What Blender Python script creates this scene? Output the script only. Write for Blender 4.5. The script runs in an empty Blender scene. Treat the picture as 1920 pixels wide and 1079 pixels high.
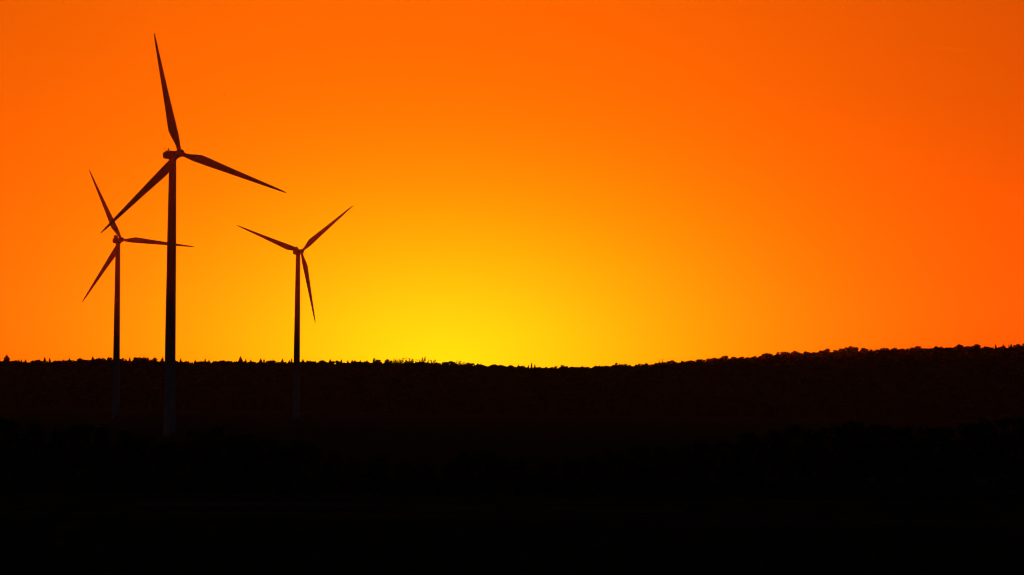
import bpy, math, random
import numpy as np
from mathutils import Vector, Matrix, Euler

random.seed(7)
rng = np.random.default_rng(7)
SC = bpy.context.scene
COL = SC.collection
R = math.radians

# ------------------------------------------------------------------ camera
CAM_Z = 15.0
FPX = 15333.0                                   # focal length in pixels of a 1920 px wide frame
cam_data = bpy.data.cameras.new('camera')
cam_data.sensor_width = 36.0
cam_data.sensor_fit = 'HORIZONTAL'
cam_data.lens = 36.0 * FPX / 1920.0
cam_data.clip_start = 1.0
cam_data.clip_end = 80000.0
cam = bpy.data.objects.new('camera', cam_data)
COL.objects.link(cam)
CAM_M = Matrix.Rotation(R(90.0) + 0.01379, 3, 'X') @ Matrix.Rotation(R(0.70), 3, 'Z')
cam.matrix_world = Matrix.Translation((0, 0, CAM_Z)) @ CAM_M.to_4x4()
SC.camera = cam


def at(px, py, depth):
    """photo position + distance along +Y  ->  point in the landscape"""
    d = CAM_M @ Vector(((px - 960.0) / FPX, -(py - 539.5) / FPX, -1.0))
    return Vector((0, 0, CAM_Z)) + d * (depth / d.y)


# ------------------------------------------------------------------ sky and sun
SUN_AZ = -0.0081                                # radians from +Y, towards +X
SUN_EL = R(0.066)
world = bpy.data.worlds.new('World')
SC.world = world
world.use_nodes = True
nt = world.node_tree
nt.nodes.clear()


def N(tree, kind, **kw):
    n = tree.nodes.new(kind)
    for k, v in kw.items():
        setattr(n, k, v)
    return n


def mathn(tree, op, a, b=None, c=None):
    n = N(tree, 'ShaderNodeMath', operation=op)
    for i, v in enumerate((a, b, c)):
        if v is None:
            continue
        if isinstance(v, (int, float)):
            n.inputs[i].default_value = v
        else:
            tree.links.new(v, n.inputs[i])
    return n.outputs[0]


def M_(op, a, b=None, c=None):
    return mathn(nt, op, a, b, c)


tc = N(nt, 'ShaderNodeTexCoord')
sep = N(nt, 'ShaderNodeSeparateXYZ')
nt.links.new(tc.outputs['Generated'], sep.inputs[0])
az = M_('ARCTAN2', sep.outputs[0], sep.outputs[1])
el = M_('ARCSINE', sep.outputs[2])
daz = M_('SUBTRACT', az, SUN_AZ)
elh = M_('SUBTRACT', el, 0.0045)


def gauss(v, s, w=None, s2=1.0, p=2.0):
    q = M_('POWER', M_('ABSOLUTE', M_('DIVIDE', v, s)), 2.0)
    if w is not None:
        q = M_('ADD', q, M_('POWER', M_('ABSOLUTE', M_('DIVIDE', w, s2)), 2.0))
    if p != 2.0:
        q = M_('POWER', q, p / 2.0)
    return M_('EXPONENT', M_('MULTIPLY', q, -1.0))


def lorentz(v, s):
    q = M_('POWER', M_('ABSOLUTE', M_('DIVIDE', v, s)), 2.0)
    return M_('DIVIDE', 1.0, M_('ADD', q, 1.0))


# aureole of the sun that has just gone behind the ridge (angles, so it stays in the sky)
glow = gauss(daz, 0.0310, elh, 0.0164, 1.5)
# dusk: away from the glow the rest of the sky is nearly dark
dome = gauss(az, 0.45, M_('SUBTRACT', el, 0.02), 0.12)
wide = M_('MULTIPLY', lorentz(M_('SUBTRACT', az, -0.0190), 0.104), dome)
rwide = M_('MULTIPLY', lorentz(M_('SUBTRACT', az, -0.0130), 0.112), dome)
low = gauss(elh, 0.0196)
red = M_('MULTIPLY', M_('MULTIPLY', rwide, 0.98), M_('ADD', M_('MULTIPLY', low, 0.6), 1.0))
green = M_('ADD', M_('MULTIPLY', glow, 0.75), M_('MULTIPLY', wide, 0.140))
blue = M_('MULTIPLY', gauss(daz, 0.02, elh, 0.010), 0.003)
# a hardly visible streak of high cirrus, upper right
cn = N(nt, 'ShaderNodeTexNoise')
cm = N(nt, 'ShaderNodeMapping')
cm.inputs['Scale'].default_value = (30.0, 30.0, 700.0)
nt.links.new(tc.outputs['Generated'], cm.inputs['Vector'])
nt.links.new(cm.outputs[0], cn.inputs['Vector'])
cn.inputs['Scale'].default_value = 1.0
cn.inputs['Detail'].default_value = 5.0
streak = M_('MULTIPLY', gauss(M_('SUBTRACT', az, 0.0530), 0.0035,
                              M_('SUBTRACT', M_('ADD', el, M_('MULTIPLY', M_('SUBTRACT', az, 0.053), 0.10)), 0.0436), 0.00022), 0.05)
veil = M_('MULTIPLY', M_('SUBTRACT', cn.outputs['Fac'], 0.5), 0.035)
mod = M_('ADD', M_('ADD', 1.0, veil), streak)
comb = N(nt, 'ShaderNodeCombineXYZ')
# what is left of the daylight overhead: a dim violet-blue vault
vault = M_('SUBTRACT', 1.0, gauss(M_('MAXIMUM', el, 0.0), 0.55))
nt.links.new(M_('ADD', M_('MULTIPLY', red, mod), M_('MULTIPLY', vault, 0.009)), comb.inputs[0])
nt.links.new(M_('ADD', M_('MULTIPLY', green, mod), M_('MULTIPLY', vault, 0.0105)), comb.inputs[1])
nt.links.new(M_('ADD', blue, M_('MULTIPLY', vault, 0.017)), comb.inputs[2])
sky = N(nt, 'ShaderNodeTexSky')
sky.sky_type = 'NISHITA'
sky.sun_disc = False
sky.sun_elevation = SUN_EL
sky.sun_rotation = SUN_AZ                        # 0 = +Y
sky.dust_density = 2.0
bg1 = N(nt, 'ShaderNodeBackground')
nt.links.new(comb.outputs[0], bg1.inputs['Color'])
bg1.inputs['Strength'].default_value = 0.97
bg2 = N(nt, 'ShaderNodeBackground')
hs = N(nt, 'ShaderNodeMixRGB', blend_type='MULTIPLY')
hs.inputs[0].default_value = 1.0
hs.inputs[2].default_value = (1.0, 0.55, 0.40, 1)       # camera set to a warm balance
nt.links.new(sky.outputs[0], hs.inputs[1])
nt.links.new(hs.outputs[0], bg2.inputs['Color'])
bg2.inputs['Strength'].default_value = 0.0012
add = N(nt, 'ShaderNodeAddShader')
wo = N(nt, 'ShaderNodeOutputWorld')
nt.links.new(bg1.outputs[0], add.inputs[0])
nt.links.new(bg2.outputs[0], add.inputs[1])
nt.links.new(add.outputs[0], wo.inputs['Surface'])
world.cycles.sampling_method = 'MANUAL'
world.cycles.sample_map_resolution = 2048

sun_data = bpy.data.lights.new('sun', 'SUN')
sun_data.energy = 2.0
sun_data.color = (1.0, 0.04, 0.003)
sun_data.angle = R(0.32)
sun = bpy.data.objects.new('sun', sun_data)
COL.objects.link(sun)
to_sun = Vector((math.sin(SUN_AZ) * math.cos(SUN_EL), math.cos(SUN_AZ) * math.cos(SUN_EL), math.sin(SUN_EL)))
sun.rotation_euler = to_sun.to_track_quat('Z', 'Y').to_euler()
sun.location = (0, 0, 500)

vs = SC.view_settings
vs.view_transform = 'Standard'
vs.look = 'None'
vs.exposure = 0.0
vs.gamma = 1.0
SC.cycles.max_bounces = 3
SC.cycles.diffuse_bounces = 2
SC.cycles.volume_bounces = 0
SC.cycles.use_denoising = True
SC.cycles.caustics_reflective = False
SC.cycles.caustics_refractive = False
SC.cycles.filter_width = 1.2


# ------------------------------------------------------------------ materials
def material(name, col, rough=0.8, col2=None, scale=1.0, bump=0.0, spec=0.3):
    m = bpy.data.materials.new(name)
    m.use_nodes = True
    t = m.node_tree
    b = t.nodes['Principled BSDF']
    b.inputs['Roughness'].default_value = rough
    b.inputs['Specular IOR Level'].default_value = spec
    b.inputs['Base Color'].default_value = (*col, 1)
    if col2 is not None:
        g = N(t, 'ShaderNodeTexCoord')
        n = N(t, 'ShaderNodeTexNoise')
        n.inputs['Scale'].default_value = scale
        n.inputs['Detail'].default_value = 6.0
        t.links.new(g.outputs['Object'], n.inputs['Vector'])
        r = N(t, 'ShaderNodeValToRGB')
        r.color_ramp.elements[0].position = 0.38
        r.color_ramp.elements[1].position = 0.62
        r.color_ramp.elements[0].color = (*col, 1)
        r.color_ramp.elements[1].color = (*col2, 1)
        t.links.new(n.outputs['Fac'], r.inputs[0])
        t.links.new(r.outputs[0], b.inputs['Base Color'])
        if bump:
            bp = N(t, 'ShaderNodeBump')
            bp.inputs['Strength'].default_value = bump
            t.links.new(n.outputs['Fac'], bp.inputs['Height'])
            t.links.new(bp.outputs[0], b.inputs['Normal'])
    return m


MAT = {
    'ground': material('meadow_and_soil', (0.035, 0.045, 0.018), 0.95, (0.060, 0.048, 0.030), 0.02, 0.3, 0.0),
    'stubble': material('stubble_straw', (0.10, 0.085, 0.055), 0.95, (0.055, 0.05, 0.03), 0.3, 0.2, 0.0),
    'track': material('gravel_track', (0.075, 0.07, 0.06), 0.95, (0.055, 0.05, 0.045), 0.8, 0.2, 0.1),
    'paint': material('light_grey_paint', (0.30, 0.30, 0.31), 0.6, (0.26, 0.26, 0.265), 0.15, 0.0, 0.4),
    'metal': material('galvanised_metal', (0.30, 0.30, 0.31), 0.5, (0.24, 0.24, 0.25), 2.0),
    'concrete': material('concrete', (0.14, 0.135, 0.12), 0.9, (0.09, 0.09, 0.08), 1.5, 0.2),
    'spruce': material('spruce_needles', (0.030, 0.045, 0.022), 0.9, (0.045, 0.060, 0.028), 0.6, 0.0, 0.05),
    'leaf': material('broad_leaves', (0.036, 0.048, 0.024), 0.9, (0.046, 0.060, 0.030), 0.5, 0.0, 0.0),
    'bark': material('bark', (0.06, 0.045, 0.032), 0.95, (0.09, 0.07, 0.05), 2.0, 0.3, 0.05),
    'feather': material('dark_feathers', (0.03, 0.028, 0.026), 0.8, (0.05, 0.045, 0.04), 8.0),
}


# ------------------------------------------------------------------ object helpers
def tag(o, label=None, cat=None, group=None, kind=None):
    for k, v in (('label', label), ('category', cat), ('group', group), ('kind', kind)):
        if v:
            o[k] = v
    return o


def mesh_from(name, verts, faces, mats, smooth=False):
    me = bpy.data.meshes.new(name)
    me.from_pydata([tuple(v) for v in verts], [], [tuple(f) for f in faces])
    for m in (mats if isinstance(mats, (list, tuple)) else [mats]):
        me.materials.append(m)
    if smooth:
        me.polygons.foreach_set('use_smooth', [True] * len(me.polygons))
    me.update()
    return me


def obj(name, me, parent=None):
    o = bpy.data.objects.new(name, me)
    COL.objects.link(o)
    if parent is not None:
        o.parent = parent
    return o


def empty(name, loc, rz=0.0):
    o = bpy.data.objects.new(name, None)
    o.empty_display_size = 1.0
    COL.objects.link(o)
    o.location = loc
    o.rotation_euler = (0, 0, rz)
    return o


class MB:
    """collects shapes for ONE mesh"""
    def __init__(self):
        self.v, self.f = [], []

    def add(self, verts, faces):
        n = len(self.v)
        self.v += [tuple(p) for p in verts]
        self.f += [tuple(i + n for i in f) for f in faces]

    def loft(self, rings, cap=True):
        n = len(self.v)
        k = len(rings[0])
        for r in rings:
            self.v += [tuple(p) for p in r]
        for i in range(len(rings) - 1):
            for j in range(k):
                a, b = n + i * k + j, n + i * k + (j + 1) % k
                self.f.append((a, b, b + k, a + k))
        if cap:
            self.f.append(tuple(n + j for j in reversed(range(k))))
            m = n + (len(rings) - 1) * k
            self.f.append(tuple(m + j for j in range(k)))

    def lathe(self, prof, seg=32, axis='Z', off=(0, 0, 0)):
        rings = []
        for r, h in prof:
            ring = []
            for j in range(seg):
                a = 2 * math.pi * j / seg
                p = (r * math.cos(a), r * math.sin(a), h)
                if axis == 'X':
                    p = (p[2], p[0], p[1])
                ring.append((p[0] + off[0], p[1] + off[1], p[2] + off[2]))
            rings.append(ring)
        self.loft(rings)

    def tube(self, p0, p1, r0, r1, seg=6):
        p0, p1 = Vector(p0), Vector(p1)
        d = (p1 - p0).normalized()
        a = d.orthogonal().normalized()
        b = d.cross(a)
        self.loft([[p + (a * math.cos(2 * math.pi * j / seg) + b * math.sin(2 * math.pi * j / seg)) * r
                    for j in range(seg)] for p, r in ((p0, r0), (p1, r1))])

    def mesh(self, name, mat, smooth=False):
        return mesh_from(name, self.v, self.f, mat, smooth)


# ------------------------------------------------------------------ skyline read from the place
# (photo x, photo y) of the tree tops along the ridge, 10 km away
SKYLINE = [(-400, 676), (-200, 679), (0, 678), (25, 676), (75, 677.5), (100, 676), (140, 676.5), (175, 674), (205, 672), (215, 673), (232, 675),
           (242, 673), (255, 672), (270, 672), (285, 673.5), (300, 676), (330, 680), (350, 678.5), (375, 676.5),
           (395, 677), (415, 679.5), (430, 678), (460, 676.5), (480, 678), (505, 677.5), (520, 678), (540, 676),
           (555, 676), (590, 678.5), (600, 676.5), (620, 678), (640, 677), (660, 678), (690, 678), (715, 678),
           (735, 678), (760, 679), (780, 681), (800, 680), (815, 679), (830, 680), (845, 678), (865, 682), (875, 681), (885, 681),
           (893, 685.5), (905, 685.5), (925, 683.5), (940, 684.5), (955, 685), (965, 687.5), (985, 688), (1000, 689),
           (1010, 691), (1020, 693), (1030, 692.5), (1045, 689), (1060, 687), (1075, 688.5), (1095, 690), (1115, 687),
           (1140, 686.5), (1158, 683), (1175, 684.5), (1195, 683.5), (1215, 682), (1240, 680), (1263, 677.5),
           (1270, 681.5), (1280, 680), (1288, 682.5), (1295, 677), (1312, 674.5), (1340, 672), (1360, 668.5),
           (1375, 670), (1390, 670), (1400, 671), (1412, 669.5), (1420, 673.5), (1430, 665.5), (1440, 663), (1455, 663),
           (1470, 660.5), (1490, 659), (1510, 658), (1530, 657), (1550, 655.5), (1575, 654.5), (1590, 651.5), (1600, 652),
           (1608, 658.5), (1620, 654), (1630, 656), (1638, 659.5), (1645, 657), (1660, 653.5), (1680, 653.5), (1700, 652),
           (1720, 650.5), (1740, 652.5), (1755, 650.5), (1770, 651.5), (1785, 651.5), (1800, 647), (1815, 649.5),
           (1830, 646.5), (1838, 650), (1843, 654.5), (1855, 651), (1872, 653), (1885, 652.5), (1905, 647.5), (1920, 646),
           (2100, 640), (2300, 634)]
RIDGE = 10000.0
_sx = np.array([at(x, y, RIDGE).x for x, y in SKYLINE])
_sz = np.array([at(x, y, RIDGE).z for x, y in SKYLINE])
xs_s = np.linspace(_sx[0], _sx[-1], 900)
zs_s = np.interp(xs_s, _sx, _sz)
kern = np.exp(-0.5 * (np.arange(-60, 61) / 22.0) ** 2)
kern /= kern.sum()
zs_s = np.convolve(np.pad(zs_s, 60, mode='edge'), kern, mode='valid')
CANOPY = 14.5


def crest(x):
    x = np.asarray(x, float)
    z = np.interp(x, xs_s, zs_s - CANOPY)
    out = np.maximum(np.abs(x) - 880.0, 0.0)
    return z + 14.0 * np.sin(out / 900.0) * np.minimum(out / 600.0, 1.0)


def smooth(t):
    t = np.clip(t, 0, 1)
    return t * t * (3 - 2 * t)


TURB = []      # filled below: (x, y, base z)


def ground_z(x, y):
    x = np.asarray(x, float)
    y = np.asarray(y, float)
    rise = smooth((y - 8200.0) / 1800.0)
    fall = 1.0 - 0.5 * smooth((y - 10500.0) / 3000.0)
    z = crest(x) * rise * fall
    knoll = smooth(1.0 - np.maximum(y, 0.0) / 480.0) * smooth(1.0 - np.maximum(-y - 900, 0) / 2500.0)
    z = z + 13.4 * knoll
    for tx, ty, tz in TURB:
        z = z + tz * np.exp(-((x - tx) ** 2 + (y - ty) ** 2) / (2 * 130.0 ** 2))
    return z


# ------------------------------------------------------------------ wind turbines
HUB_H, OVERHANG, TILT = 104.0, 6.0, R(5.0)
CHORD = [(1.0, 1.50, 1.0), (3.0, 1.55, 0.95), (5.2, 2.35, 0.62), (7.0, 2.95, 0.40), (9.0, 3.30, 0.30), (12.0, 3.10, 0.26), (16.0, 2.66, 0.23),
         (22.0, 2.12, 0.20), (28.0, 1.66, 0.18), (34.0, 1.22, 0.16), (39.0, 0.88, 0.15), (42.5, 0.56, 0.15), (44.4, 0.28, 0.15), (45.1, 0.07, 0.15)]


def blade_mesh():
    m = MB()
    rings = []
    k = 20
    for r, c, th in CHORD:
        c = c * 1.04 + 0.12 * min(1.0, r / 20.0)
        # first the root is a cylinder, then an aerofoil; twist falls off outwards
        tw = R(13.0) * max(0.0, 1 - r / 30.0) ** 1.5 + R(2)
        ring = []
        w = min(1.0, max(0.0, (r - 2.5) / 6.0))
        lead = c * (0.5 * (1 - w) + 0.30 * w)
        bend = 0.8 * (r / 45.0) ** 2
        for j in range(k):
            a = 2 * math.pi * j / k
            cy = 0.5 * c * math.cos(a)
            px = 0.5 * c * th * math.sin(a)
            if w > 0:
                t = 0.5 - 0.5 * math.cos(a)
                taper = 1.0 - w * 0.72 * t ** 1.3
                px *= taper
            y = cy - 0.5 * c + lead
            y2, x2 = y * math.cos(tw) - px * math.sin(tw), y * math.sin(tw) + px * math.cos(tw)
            ring.append((x2 + bend, y2, r))
        rings.append(ring)
    m.loft(rings)
    me = m.mesh('blade', MAT['paint'], True)
    return me


def nacelle_mesh(hh):
    """rounded box body with the underside rising to the tail; local x = rotor side"""
    m = MB()
    rings = []
    for x, w, top, bot in ((4.3, 1.10, 1.0, -1.0), (3.9, 1.4, 1.15, -1.2), (1.5, 1.65, hh, -1.45), (-2.0, 1.6, hh + .03, -1.5),
                           (-3.8, 1.5, hh + .02, -1.4), (-5.5, 1.35, hh - .04, -0.95), (-5.75, 1.28, hh - .12, -0.8)):
        ring = []
        for j in range(20):
            a = 2 * math.pi * (j + .5) / 20
            ca, sa = math.cos(a), math.sin(a)
            e = 0.22
            yy = w * math.copysign(abs(ca) ** e, ca)
            zz = math.copysign(abs(sa) ** e, sa)
            zz = (top + bot) / 2 + zz * (top - bot) / 2
            ring.append((x, yy, zz))
        rings.append(ring)
    m.loft(rings)
    return m.mesh('nacelle', MAT['paint'])


BLADE = blade_mesh()
TOWER = MB()
TOWER.lathe([(2.35, 0.0), (2.30, 0.25), (2.24, 0.26), (2.06, 20), (2.04, 20.0), (1.86, 46), (1.62, 74), (1.36, 98), (1.28, 101.6), (1.45, 101.7), (1.45, 102.3)], 48)
TOWER = TOWER.mesh('tower', MAT['paint'], True)
HUBM = MB()
HUBM.lathe([(1.05, -1.6), (1.30, -1.3), (1.40, -0.4), (1.40, 0.8), (1.2, 1.5), (0.85, 2.1), (0.4, 2.4), (0.05, 2.5)], 32, 'X')
HUBM = HUBM.mesh('hub', MAT['paint'], True)
DOOR = MB()
DOOR.add([(2.20, -.45, 1.3), (2.36, -.45, 1.3), (2.36, .45, 1.3), (2.20, .45, 1.3), (2.20, -.45, 3.4), (2.34, -.45, 3.4), (2.34, .45, 3.4), (2.20, .45, 3.4)],
         [(0, 1, 2, 3), (7, 6, 5, 4), (0, 4, 5, 1), (1, 5, 6, 2), (2, 6, 7, 3), (3, 7, 4, 0)])
DOOR = DOOR.mesh('door', MAT['metal'])
FOUND = MB()
FOUND.lathe([(5.2, -1.2), (5.2, 0.05), (4.9, 0.12), (3.0, 0.35), (2.36, 0.36)], 40)
FOUND = FOUND.mesh('foundation', MAT['concrete'])
STEPS = MB()
for i in range(5):
    x0, x1, z1 = 2.42, 4.9 - i * 0.38, 0.30 + 0.2 * (i + 1)
    z0 = z1 - 0.2
    STEPS.add([(x0, -.6, z0), (x1, -.6, z0), (x1, .6, z0), (x0, .6, z0), (x0, -.6, z1), (x1, -.6, z1), (x1, .6, z1), (x0, .6, z1)],
              [(0, 3, 2, 1), (4, 5, 6, 7), (0, 1, 5, 4), (1, 2, 6, 5), (2, 3, 7, 6), (3, 0, 4, 7)])
STEPS = STEPS.mesh('entrance_steps', MAT['concrete'])


def box_mb(m, x0, x1, y0, y1, z0, z1, slant=0.0):
    m.add([(x0, y0, z0), (x1, y0, z0), (x1, y1, z0), (x0, y1, z0), (x0 + slant, y0, z1), (x1 - slant * .3, y0, z1), (x1 - slant * .3, y1, z1), (x0 + slant, y1, z1)],
          [(0, 3, 2, 1), (4, 5, 6, 7), (0, 1, 5, 4), (1, 2, 6, 5), (2, 3, 7, 6), (3, 0, 4, 7)])


def turbine(hub_px, depth, yaw, azimuths, label, cooler):
    """hub_px: where the rotor centre is seen; yaw: rotor axis against the line of sight; azimuths: blades, clockwise from up"""
    hub = at(hub_px[0], hub_px[1], depth)
    al = math.atan2(hub.x, hub.y)
    c = Vector((-math.sin(al), -math.cos(al), 0))
    r = Vector((math.cos(al), -math.sin(al), 0))
    n = c * math.cos(yaw) + r * math.sin(yaw)
    rz = math.atan2(n.y, n.x)
    base = hub - n * OVERHANG * math.cos(TILT)
    base.z = hub.z - OVERHANG * math.sin(TILT) - (HUB_H - 0.5)
    TURB.append((base.x, base.y, base.z))
    root = empty('wind_turbine', base, rz)
    tag(root, label, 'wind turbine', 'three-bladed wind turbines standing before the wooded ridge')
    obj('foundation', FOUND, root)
    tw = obj('tower', TOWER, root)
    d = obj('door', DOOR, tw)
    obj('entrance_steps', STEPS, root)
    pivot = Vector((0, 0, HUB_H - 0.5))
    # everything on top tilts up slightly towards the rotor
    T = Matrix.Translation(pivot) @ Matrix.Rotation(-TILT, 4, 'Y')
    na = obj('nacelle', nacelle_mesh(1.2 if not cooler else 1.5), root)
    na.matrix_local = Matrix.Translation(pivot + Vector((0, 0, .15))) @ Matrix.Rotation(-R(2.5), 4, 'Y')
    htop = 1.2 if not cooler else 1.5
    m = MB()
    if cooler:
        box_mb(m, -4.3, -2.7, -1.0, 1.0, htop + .02, htop + 1.75, 0.2)
        obj('cooler', m.mesh('cooler', MAT['metal']), na)
    else:
        box_mb(m, -4.4, -2.6, -.9, .9, htop + .02, htop + .45, 0.2)
        obj('roof_hatch', m.mesh('roof_hatch', MAT['metal']), na)
    top = htop + 0.05
    m = MB()
    xm = -5.2 if not cooler else -5.0
    for yy in (-.8, .8):
        m.tube((xm, yy, top - .1), (xm, yy, top + 1.3), .05, .04)
        m.tube((xm - .35, yy, top + 1.3), (xm + .35, yy, top + 1.3), .05, .05)
        m.lathe([(.02, -.1), (.12, 0), (.02, .1)], 8, 'Z', (xm - .35, yy, top + 1.38))
    m.tube((xm, -.8, top + .75), (xm, .8, top + .75), .04, .04)
    obj('wind_vane', m.mesh('wind_vane', MAT['metal']), na)
    m = MB()
    xb = -3.5 if not cooler else -3.4
    tb = htop + (.43 if not cooler else 1.72)
    m.lathe([(.16, 0), (.16, .35), (.24, .36), (.24, .75), (.1, .9)], 12, 'Z', (xb, 0, tb))
    obj('beacon', m.mesh('beacon', MAT['metal']), na)
    hubc = Matrix.Translation((OVERHANG, 0, 0))
    hb = obj('hub', HUBM, root)
    hb.matrix_local = T @ hubc
    first = None
    for a in azimuths:
        a = R(a)
        # columns: upwind axis, leading edge (clockwise), blade direction
        m3 = Matrix(((1, 0, 0), (0, math.cos(a), math.sin(a)), (0, -math.sin(a), math.cos(a)))).to_4x4()
        if first is None:
            b = first = obj('blade', BLADE, root)
        else:
            b = first.copy()
            COL.objects.link(b)
            b.parent = root
        b.matrix_local = T @ hubc @ m3
    return root


turbine((337.2, 287.7), 3000.0, R(25.7), (-12.2, 107.8, 227.8),
        'tallest and nearest wind turbine, thick tower, one blade pointing almost straight up', False)
turbine((227.7, 450.0), 4763.0, R(19.8), (-25.6, 94.4, 214.4),
        'small leftmost wind turbine, one blade reaching level to the right behind the big tower', True)
turbine((565.3, 471.7), 5037.0, R(20.6), (-70.1, 49.9, 169.9),
        'small wind turbine standing alone on the right with one blade hanging down beside its tower', True)

# ------------------------------------------------------------------ terrain: one sheet to the horizon
gx = np.unique(np.round(np.concatenate([np.arange(-1400, 1401, 20.0), np.linspace(-14000, -1400, 50), np.linspace(1400, 14000, 50)]), 2))
gy = np.unique(np.round(np.concatenate([np.linspace(-1400, -100, 14), np.arange(-100, 700, 12.5), np.arange(700, 3300, 60.0), np.arange(3300, 8200, 70.0),
                                        np.arange(8200, 11000, 45.0), np.linspace(11000, 16500, 30)]), 2))
GX, GY = np.meshgrid(gx, gy)
GZ = ground_z(GX, GY)
nx, ny = len(gx), len(gy)
vv = np.stack([GX, GY, GZ], -1).reshape(-1, 3)
ii = (np.arange(ny - 1)[:, None] * nx + np.arange(nx - 1)[None, :]).reshape(-1)
ff = np.stack([ii, ii + 1, ii + nx + 1, ii + nx], -1)


def mesh_np(name, v, f, mat, smooth_=False):
    me = bpy.data.meshes.new(name)
    k = f.shape[1]
    me.vertices.add(len(v))
    me.vertices.foreach_set('co', np.ascontiguousarray(v, dtype=np.float32).ravel())
    me.loops.add(f.size)
    me.loops.foreach_set('vertex_index', np.ascontiguousarray(f, dtype=np.int32).ravel())
    me.polygons.add(len(f))
    me.polygons.foreach_set('loop_start', np.arange(0, f.size, k, dtype=np.int32))
    me.polygons.foreach_set('loop_total', np.full(len(f), k, dtype=np.int32))
    if smooth_:
        me.polygons.foreach_set('use_smooth', np.ones(len(f), dtype=bool))
    me.materials.append(mat)
    me.update(calc_edges=True)
    me.validate()
    return me


tag(obj('ground', mesh_np('ground', vv, ff, MAT['ground'], True)), kind='structure')


def strip(name, x0, x1, y0, y1, mat, h, wob=2.0, n=60):
    """a sheet lying on the flat plain, with slightly wandering edges"""
    v, f = [], []
    for i in range(n + 1):
        x = x0 + (x1 - x0) * i / n
        a = wob * (math.sin(i * .31 + x0) + .5 * math.sin(i * .83))
        v += [(x, y0 + a, h), (x, y1 + a * .7, h)]
    for i in range(n):
        f.append((2 * i, 2 * i + 2, 2 * i + 3, 2 * i + 1))
    return tag(obj(name, mesh_from(name, v, f, mat)), kind='structure')


strip('stubble_field', -52, -16, 1118, 1176, MAT['stubble'], 0.012)
strip('stubble_field', -13, -2, 1100, 1170, MAT['stubble'], 0.012)
strip('stubble_field', 5, 24, 1110, 1165, MAT['stubble'], 0.012)
strip('farm_track', -600, 600, 1042, 1046, MAT['track'], 0.010, 1.2, 160)
strip('service_track', -420, 300, 2948, 2954, MAT['track'], 0.010, 3.0, 100)


# ------------------------------------------------------------------ trees
def leaf_quads(m, centres, size, flat=0.5):
    for c in centres:
        a = Vector((random.gauss(0, 1), random.gauss(0, 1), random.gauss(0, flat)))
        a.normalize()
        b = a.orthogonal().normalized()
        b.rotate(Matrix.Rotation(random.uniform(0, 6.28), 3, a))
        s = size * random.uniform(.6, 1.3)
        c = Vector(c)
        m.add([c - a * s, c + b * s * .6, c + a * s, c - b * s * .6], [(0, 1, 2, 3)])


def spruce(seed, wh=13, n=9, w=0.20):
    """unit-height spruce: whorls of drooping boughs round a straight stem"""
    random.seed(seed)
    cr, tr = MB(), MB()
    lean = random.uniform(-.01, .01)
    tr.tube((0, 0, -0.02), (lean, 0, .97), .018, .003, 7)
    for i in range(wh):
        t = i / (wh - 1)
        z = .10 + .88 * t
        L = (w * (1 - t) ** .62 + .008) * random.uniform(.75, 1.15)
        for k in range(n):
            a = 6.283 * (k + random.random() * .8) / n
            l = L * random.uniform(.65, 1.15)
            d = Vector((math.cos(a), math.sin(a), 0))
            s = Vector((-d.y, d.x, 0))
            dz = -.30 * l - .01
            o = Vector((lean * z, 0, z))
            tip = o + d * l + Vector((0, 0, dz))
            mid = o + d * l * .55 + Vector((0, 0, dz * .25))
            wd = l * .42 + .014
            cr.add([o, mid + s * wd, tip, mid - s * wd], [(0, 1, 2, 3)])
            # the twigs hang below each bough
            cr.add([o + Vector((0, 0, .022)), o - Vector((0, 0, .03)), mid + Vector((0, 0, -.045)), tip], [(0, 1, 2, 3)])
            cr.add([mid - s * wd * .9 + Vector((0, 0, .01)), mid - s * wd * .5 + Vector((0, 0, -.05)), mid + s * wd * .5 + Vector((0, 0, -.045)), mid + s * wd * .9 + Vector((0, 0, .01))], [(0, 1, 2, 3)])
    return cr.mesh('spruce_crown', MAT['spruce']), tr.mesh('spruce_trunk', MAT['bark'])


def broad(seed, blobs=11, per=46, wide=0.34, leaf=.036, low=.30):
    """unit-height broadleaf tree: tapered trunk, limbs, and an uneven crown of leaf clumps"""
    random.seed(seed)
    cr, tr = MB(), MB()
    fork = Vector((random.uniform(-.02, .02), random.uniform(-.02, .02), low + .06))
    tr.tube((0, 0, -0.02), fork, .032, .022, 8)
    for i in range(blobs):
        a = random.uniform(0, 6.283)
        t = (i + .5) / blobs
        z = low + .10 + (.80 - low) * t
        rr = wide * (1 - (abs(t - .42) / .75) ** 2) * random.uniform(.35, .8)
        c = Vector((rr * math.cos(a), rr * math.sin(a), z + random.uniform(-.03, .03)))
        br = random.uniform(.085, .15) * (1.15 - .4 * t)
        tr.tube(fork + Vector((0, 0, (z - low) * .25)), c, .012, .003, 5)
        pts = []
        for _ in range(per):
            v = Vector((random.gauss(0, 1), random.gauss(0, 1), random.gauss(0, 1))).normalized()
            rr_ = br * (random.random() ** .33) * random.uniform(.85, 1.25)
            pts.append((c.x + v.x * rr_ * 1.25, c.y + v.y * rr_ * 1.25, c.z + v.z * rr_ * .85))
        leaf_quads(cr, pts, leaf)
    return cr.mesh('broadleaf_crown', MAT['leaf']), tr.mesh('broadleaf_trunk', MAT['bark'])


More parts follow.
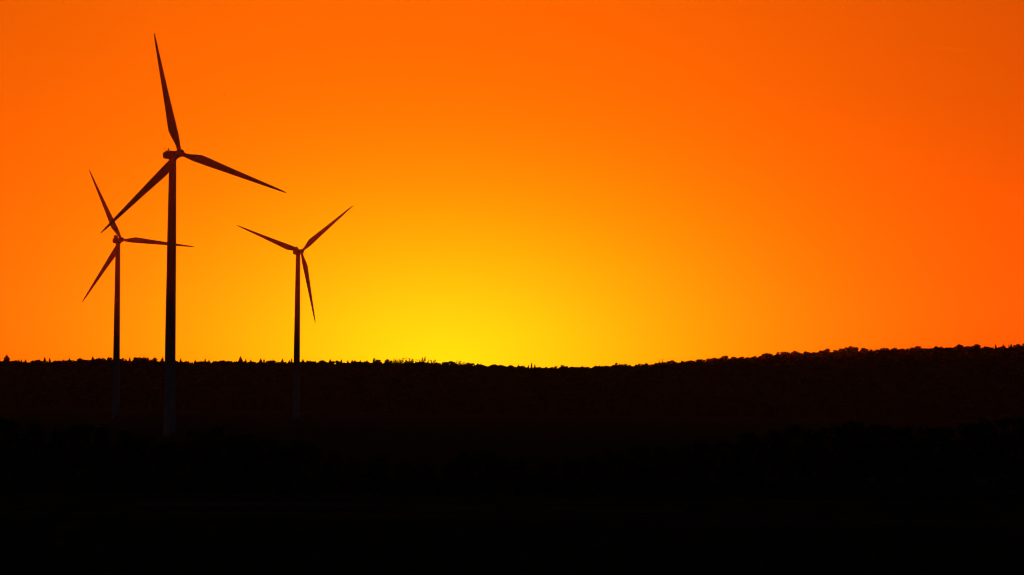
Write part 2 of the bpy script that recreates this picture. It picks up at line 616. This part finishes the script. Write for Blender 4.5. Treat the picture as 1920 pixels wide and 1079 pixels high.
def sparse(seed):
    """unit-height tree with thin upright limbs and small separate tufts, sky between them"""
    random.seed(seed)
    cr, tr = MB(), MB()
    tr.tube((0, 0, -.02), (.01, 0, .72), .022, .010, 7)
    for i in range(9):
        a = random.uniform(0, 6.283)
        z0 = random.uniform(.45, .72)
        tip = Vector((math.cos(a) * random.uniform(.05, .27), math.sin(a) * random.uniform(.05, .27), random.uniform(.72, .97)))
        o = Vector((.005, 0, z0))
        mid = (o + tip) / 2 + Vector((tip.x * .25, tip.y * .25, 0))
        tr.tube(o, mid, .012, .008, 5)
        tr.tube(mid, tip, .008, .003, 5)
        for q in (mid, tip, (mid + tip) / 2):
            if random.random() < .75:
                leaf_quads(cr, [(q.x + random.gauss(0, .022), q.y + random.gauss(0, .022), q.z + random.gauss(0, .016)) for _ in range(9)], .024)
    # lower, fuller skirt
    leaf_quads(cr, [(random.gauss(0, .13), random.gauss(0, .13), random.uniform(.35, .66)) for _ in range(160)], .034)
    return cr.mesh('open_crown', MAT['leaf']), tr.mesh('open_trunk', MAT['bark'])


SPRUCES = [spruce(100 + i, 19 + i % 3, 9, .17 + .03 * (i % 3)) for i in range(5)]
BROADS = [broad(200 + i, 13 + i % 4, 66, .30 + .05 * (i % 3), .046) for i in range(7)]
SPARSES = [sparse(300 + i) for i in range(4)]
NEARS = [broad(400 + i, 16, 90, .36, .026, .16) for i in range(5)]
POPLAR = broad(450, 18, 80, .11, .022, .10)
random.seed(11)
PROTO = {}


def place_tree(kind, var, x, y, h, w, label, group, rz=None):
    """h: height in metres; w: crown width factor; the first of a kind is built, the rest are copies"""
    sets = {'spruce': SPRUCES, 'broadleaf_tree': BROADS, 'open_tree': SPARSES, 'field_tree': NEARS, 'poplar': [POPLAR]}[kind]
    cm_, tm_ = sets[var % len(sets)]
    key = (kind, var % len(sets))
    loc = (x, y, float(ground_z(x, y)))
    if key not in PROTO:
        root = empty(kind, loc)
        obj('crown', cm_, root)
        obj('trunk', tm_, root)
        PROTO[key] = root
    else:
        src = PROTO[key]
        root = src.copy()
        COL.objects.link(root)
        for ch in src.children:
            if ch.name.split('.')[0] in ('crown', 'trunk'):
                c_ = ch.copy()
                COL.objects.link(c_)
                c_.parent = root
    root.location = loc
    root.rotation_euler = (0, 0, random.uniform(0, 6.28) if rz is None else rz)
    root.scale = (w * 1.6, w * 1.6, h) if kind == 'spruce' else (w, w, h)
    tag(root, label, 'tree', group)
    return root


def where(px):
    if px < 214:
        return 'between left edge and leftmost turbine'
    if px < 309:
        return 'between leftmost and tall turbine'
    if px < 552:
        return 'between tall turbine and lone right one'
    if px < 735:
        return 'just right of the lone turbine'
    if px < 893:
        return 'above the brightest yellow of the glow'
    if px < 1105:
        return 'round the dip of the ridge'
    if px < 1425:
        return 'where the ridge starts to climb right'
    if px < 1700:
        return 'on the high part right of the step'
    return 'near the right edge'


def sky_tree(kind, px, top, wf=1.0, label=None, dy=0.0, hmin=9.0):
    """a tree whose tip stands at photo (px, top) on the ridge"""
    y = RIDGE + dy
    p = at(px, top - 0.3, y)
    gz = float(ground_z(p.x, y))
    h = max(hmin, p.z - gz)
    k = {'spruce': 'spruce', 'broadleaf_tree': 'rounded tree', 'open_tree': 'thin open tree'}[kind]
    g = None
    if label is None:
        label = 'small dark %s on the skyline %s' % (k, where(px))
        g = '%s on the skyline %s' % (k.replace(' tree', ''), where(px))
    return place_tree(kind, random.randrange(9), p.x, y, h / .98, wf, label, g)


# trees one can pick out on the ridge
sky_tree('spruce', 13, 666.0, 27, 'tallest spruce of the left skyline, standing alone near the left edge')
sky_tree('spruce', 29, 675.5, 12)
for px, top in ((40, 675), (62, 675.5), (84, 669.8), (93, 671.5), (119, 674.5), (130, 672), (174, 668.5), (203, 670), (243, 670.5), (305, 670), (302, 673), (339, 672.5), (366, 675),
                (385, 673), (392, 674.5), (413, 676), (461, 673), (470, 675), (489, 672.5), (495, 673.5), (512, 674), (530, 672.5),
                (547, 672.5), (568, 673.5), (602, 675), (619, 674), (640, 674.5), (652, 676), (664, 676), (688, 675.5)):
    sky_tree('spruce', px, top, 11.5 + random.random() * 5)
sky_tree('spruce', 451, 668.8, 20, 'spruce tip standing out midway between the tall turbine and the lone one')
for px, top, w in ((150, 671.5, 20), (180, 672, 18), (190, 671, 20), (207, 669.5, 18), (232, 672.5, 16), (255, 669.5, 18), (266, 669.5, 22), (277, 670.5, 18), (289, 670.5, 15),
                   (349, 677, 14), (430, 676.5, 16), (505, 675.5, 14), (586, 677, 16), (632, 676, 18), (703, 672.8, 14), (709, 674, 16), (724, 674.5, 12),
                   (730, 675, 14)):
    sky_tree('broadleaf_tree', px, top, w)
for px, top in ((738, 675), (744, 671.8), (752, 674), (759, 670.5), (764, 671.5), (771, 672), (778, 674), (785, 674), (799, 673.5), (811, 674), (861, 676), (868, 678)):
    sky_tree('open_tree', px, top, 19 + random.random() * 5)
sky_tree('open_tree', 793.5, 668.8, 20, 'highest ragged tree top over the yellow glow, with a small tuft on its tip')
for px, top in ((972, 684), (983, 685.5), (991, 685), (1003, 683.5), (1013, 689), (1016, 690)):
    sky_tree('spruce', px, top, 11)
sky_tree('spruce', 997, 680.5, 12, 'slim pointed spruce just left of the lowest dip of the ridge')
for px, top, w in ((845, 677, 26), (835, 679, 20), (878, 680, 18), (886, 680.5, 14), (893, 684.5, 14), (925, 683, 20), (940, 684, 22), (955, 684.5, 20),
                   (1045, 687.5, 18), (1058, 685.5, 20), (1070, 687, 20), (1117, 685.5, 16), (1135, 686, 16), (1158, 681, 14), (1176, 683, 18), (1196, 682.5, 16),
                   (1212, 680.8, 14), (1250, 678, 18), (1263, 675.5, 20), (1280, 679, 15), (1296, 675.5, 18), (1312, 673.2, 22), (1340, 670.5, 16), (1359, 666.8, 22),
                   (1376, 668.5, 18), (1391, 668.5, 18), (1413, 667.5, 20), (1433, 663.5, 18), (1440, 661.5, 20), (1470, 659, 18), (1491, 657.5, 16),
                   (1549, 653.5, 18), (1577, 653, 20), (1591, 650, 24), (1601, 650.3, 20), (1621, 652.3, 20), (1630, 656, 18), (1659, 652, 20), (1664, 653, 16),
                   (1680, 652, 18), (1717, 648.8, 20), (1757, 649, 18), (1800, 645.5, 24), (1790, 649.5, 18), (1815, 648.5, 20), (1829, 645, 22), (1834, 647, 20), (1852, 650, 16),
                   (1905, 646, 18), (1917, 645, 22)):
    sky_tree('broadleaf_tree', px, top, w)
sky_tree('open_tree', 1240.5, 673.8, 22, 'ragged leaning tree top on the rising ridge right of centre')
for px, top in ((1862, 650), (1867, 645.5), (1881, 644), (1877, 649.5)):
    sky_tree('spruce', px, top, 8.5)
sky_tree('spruce', 1896, 645, 11, 'rightmost pointed spruce among rounded tree tops near the right edge')
# the canopy between them
px = -20.0
random.seed(21)
prof_x = [p[0] for p in SKYLINE]
prof_y = [p[1] for p in SKYLINE]
while px < 1950:
    base = float(np.interp(px, prof_x, prof_y))
    con = px < 735 or 1000 > px > 960
    kind = 'spruce' if (con and random.random() < .62) else 'broadleaf_tree'
    dj = abs(random.gauss(0, 2.2))
    sky_tree(kind, px, base - 1.0 + (dj if kind == 'broadleaf_tree' else 1.6 * dj - 1.6), (11 if kind == 'spruce' else 16) + random.random() * 6,
             dy=random.uniform(-30, 30))
    px += random.uniform(11.5, 17.0)

# ------------------------------------------------------------------ the wood on the hillside, one mass


def crown_template(seed, n):
    r = np.random.default_rng(seed)
    v, f = [], []
    for i in range(n):
        u = r.normal(size=3)
        u /= np.linalg.norm(u)
        u[2] = abs(u[2]) * 1.0 - .25
        c = np.array([u[0] * .46, u[1] * .46, .62 + u[2] * .36]) * r.uniform(.82, 1.05)
        a = np.cross(u, r.normal(size=3)); a /= np.linalg.norm(a)
        b = np.cross(u, a); b /= np.linalg.norm(b)
        s = r.uniform(.16, .30)
        k = len(v)
        v += [c + a * s, c - a * s * .5 + b * s * .86, c - a * s * .5 - b * s * .86]
        f.append((k, k + 1, k + 2))
    # solid heart so that no light shows low down
    k = len(v)
    for z, q in ((0, .42), (.35, .46), (.62, .34), (.78, .1)):
        for j in range(6):
            v.append(np.array([q * math.cos(j * 1.047), q * math.sin(j * 1.047), z]))
    for lv in range(3):
        for j in range(6):
            a_, b_ = k + lv * 6 + j, k + lv * 6 + (j + 1) % 6
            f += [(a_, b_, b_ + 6), (a_, b_ + 6, a_ + 6)]
    return np.array(v), np.array(f)


def cone_template(seed, n=46):
    r = np.random.default_rng(seed)
    v, f = [], []
    for i in range(n):
        t = r.uniform(0, 1) ** .8
        a = r.uniform(0, 6.283)
        rad = .30 * (1 - t) ** .75 + .012
        z = .38 + .62 * t
        d = np.array([math.cos(a), math.sin(a), 0])
        q = np.array([-d[1], d[0], 0])
        k = len(v)
        v += [np.array([0, 0, z]) + q * rad * .35, np.array([0, 0, z]) - q * rad * .35, d * rad * r.uniform(.8, 1.2) + np.array([0, 0, z - .05])]
        f.append((k, k + 1, k + 2))
    k = len(v)
    for z, q in ((0, .26), (.35, .24), (.7, .12), (.99, .004)):
        for j in range(6):
            v.append(np.array([q * math.cos(j * 1.047), q * math.sin(j * 1.047), z]))
    for lv in range(3):
        for j in range(6):
            a_, b_ = k + lv * 6 + j, k + lv * 6 + (j + 1) % 6
            f += [(a_, b_, b_ + 6), (a_, b_ + 6, a_ + 6)]
    return np.array(v), np.array(f)


def mass(name, pts, heights, widths, templates, mat, pick=None):
    V, F, off = [], [], 0
    for i in range(len(pts)):
        tv, tf = templates[pick[i] if pick is not None else i % len(templates)]
        a = rng.uniform(0, 6.283)
        ca, sa = math.cos(a), math.sin(a)
        w, h = widths[i], heights[i]
        q = np.empty_like(tv)
        q[:, 0] = (tv[:, 0] * ca - tv[:, 1] * sa) * w + pts[i][0]
        q[:, 1] = (tv[:, 0] * sa + tv[:, 1] * ca) * w + pts[i][1]
        q[:, 2] = tv[:, 2] * h + pts[i][2]
        V.append(q)
        F.append(tf + off)
        off += len(tv)
    return mesh_np(name, np.concatenate(V), np.concatenate(F), mat)


P = []
for yy in np.arange(9905, 10110, 14.0):                     # crest
    for xx in np.arange(-1500, 1500, 8.5):
        P.append((xx + rng.uniform(-4, 4), yy + rng.uniform(-6, 6), 0))
n_crest = len(P)
yy = 8350.0
while yy < 9900:                                            # slope
    for xx in np.arange(-1500, 1500, 17.0):
        P.append((xx + rng.uniform(-7, 7), yy + rng.uniform(-10, 10), 1))
    yy += 26.0
P = np.array(P)
Z = ground_z(P[:, 0], P[:, 1]) - 0.8
PX = np.column_stack([P[:, 0], P[:, 1], Z])
H = rng.uniform(10.4, 12.6, len(P))
W = np.where(P[:, 2] == 0, rng.uniform(11, 14, len(P)), rng.uniform(17, 26, len(P)))
H = np.where(P[:, 2] == 0, H, rng.uniform(11, 17, len(P)))
# on the left the crest is mostly spruce, on the right broadleaf; single crowns rise above the rest
is_crest = P[:, 2] == 0
left = 1.0 / (1.0 + np.exp((P[:, 0] + 130.0) / 40.0))
conif = is_crest & (rng.random(len(P)) < (0.06 + 0.34 * left))
pick = np.where(conif, 8 + rng.integers(0, 5, len(P)), rng.integers(0, 8, len(P)))
H = np.where(conif, 10.5 + rng.exponential(1.35, len(P)), H)
W = np.where(conif, rng.uniform(8.0, 12.0, len(P)), W)
bump = is_crest & ~conif & (rng.random(len(P)) < 0.10)
H = np.where(bump, H + rng.uniform(0.8, 2.6, len(P)), H)
W = np.where(bump, rng.uniform(9, 15, len(P)), W)
forest = obj('forest', mass('forest', PX, H, W, [crown_template(i, 30) for i in range(8)] + [cone_template(80 + i) for i in range(5)], MAT['leaf'], pick))
tag(forest, 'dense dark wood covering the whole hillside below the skyline', 'forest', kind='stuff')

# ------------------------------------------------------------------ belt of trees at the foot, nearer than the turbines
BELT = [(-60, 768), (0, 772), (60, 785), (110, 795), (180, 790), (250, 800), (300, 822), (335, 822), (380, 797), (440, 800), (500, 812), (557, 822), (640, 845),
        (700, 855), (780, 860), (868, 860), (920, 858), (980, 862), (1050, 858), (1100, 850), (1170, 838), (1240, 828), (1300, 825), (1380, 812),
        (1450, 800), (1530, 790), (1600, 782), (1700, 786), (1790, 790), (1850, 777), (1920, 768), (1990, 765)]
bx, by = [p[0] for p in BELT], [p[1] for p in BELT]
random.seed(31)
px = -40.0
while px < 1980:
    dep = random.uniform(1270, 1430)
    top = float(np.interp(px, bx, by)) + random.uniform(-5, 5)
    p = at(px, top, dep)
    side = 'at the left under the turbines' if px < 600 else ('in the low middle stretch' if px < 1150 else 'at the right below the high ridge')
    h = max(3.0, p.z)
    place_tree('field_tree', random.randrange(5), p.x, dep, h, max(5.5, h * random.uniform(.75, 1.1)),
               'dark bushy tree in the nearly black belt %s' % side, 'field trees in the dark belt %s' % side)
    px += random.uniform(34, 52)
for px, dep in ((872, 1300), (921, 1306)):
    p = at(px, 843, dep)
    place_tree('poplar', 0, p.x, dep, p.z, 10.0,
               'narrow upright tree, %s of a pair rising from the dark belt' % ('left' if px < 900 else 'right'),
               'narrow upright trees in the dark belt')
Q = []
for xx in np.arange(-150, 155, 1.5):
    for k in range(4):
        Q.append((xx + rng.uniform(-1, 1), rng.uniform(1262, 1440)))
Q = np.array(Q)
QZ = ground_z(Q[:, 0], Q[:, 1]) - .1
und = obj('undergrowth', mass('undergrowth', np.column_stack([Q, QZ]), rng.uniform(1.2, 3.0, len(Q)), rng.uniform(2.2, 4.2, len(Q)),
                              [crown_template(50 + i, 70) for i in range(5)], MAT['leaf']))
tag(und, 'low dark scrub filling the gaps between the belt trees', 'undergrowth', kind='stuff')

# ------------------------------------------------------------------ a far bird


def bird(px, py, dep, label):
    m = MB()
    rings = []
    for x, r in ((-.24, .02), (-.16, .045), (-.04, .075), (.08, .075), (.16, .045), (.20, .05), (.24, .042), (.28, .014), (.33, .004)):
        rings.append([(x, r * math.cos(a * .7854), r * .9 * math.sin(a * .7854) + (.015 if x > .15 else 0)) for a in range(8)])
    m.loft(rings)
    for s in (-1, 1):
        m.add([(.10, .05 * s, .03), (.13, .28 * s, .14), (.02, .58 * s, .06), (-.07, .30 * s, .12), (-.08, .05 * s, .02),
               (.10, .05 * s, .01), (.13, .28 * s, .12), (.02, .58 * s, .05), (-.07, .30 * s, .10), (-.08, .05 * s, .00)],
              [(0, 1, 3, 4), (1, 2, 3), (9, 8, 6, 5), (8, 7, 6), (0, 5, 6, 1), (1, 6, 7, 2), (2, 7, 8, 3), (3, 8, 9, 4)])
    m.add([(-.2, -.03, .01), (-.2, .03, .01), (-.40, .07, .01), (-.40, -.07, .01), (-.2, -.03, -.01), (-.2, .03, -.01), (-.40, .07, 0), (-.40, -.07, 0)],
          [(0, 1, 2, 3), (7, 6, 5, 4), (0, 3, 7, 4), (1, 5, 6, 2), (2, 6, 7, 3), (0, 4, 5, 1)])
    o = obj('bird', m.mesh('bird', MAT['feather']))
    o.location = at(px, py, dep)
    o.rotation_euler = (R(12), R(-6), R(25))
    return tag(o, label, 'bird')


bird(420.5, 180.3, 2600.0, 'tiny dark bird flying in the orange sky right of the tall turbine')

# ------------------------------------------------------------------ thin evening air
hm = bpy.data.materials.new('evening_air')
hm.use_nodes = True
ht = hm.node_tree
ht.nodes.clear()
pv = N(ht, 'ShaderNodeVolumePrincipled')
pv.inputs['Color'].default_value = (0.82, 0.86, 0.98, 1)
pv.inputs['Density'].default_value = 9e-6
pv.inputs['Anisotropy'].default_value = 0.8
ho = N(ht, 'ShaderNodeOutputMaterial')
ht.links.new(pv.outputs[0], ho.inputs['Volume'])
hb = MB()
box_mb(hb, -14600, 14600, -1600, 16800, float(GZ.min()) - 1.4, 230.0)
haze = obj('haze', hb.mesh('haze', hm))
tag(haze, 'thin warm evening air over the whole plain', 'haze', kind='stuff')
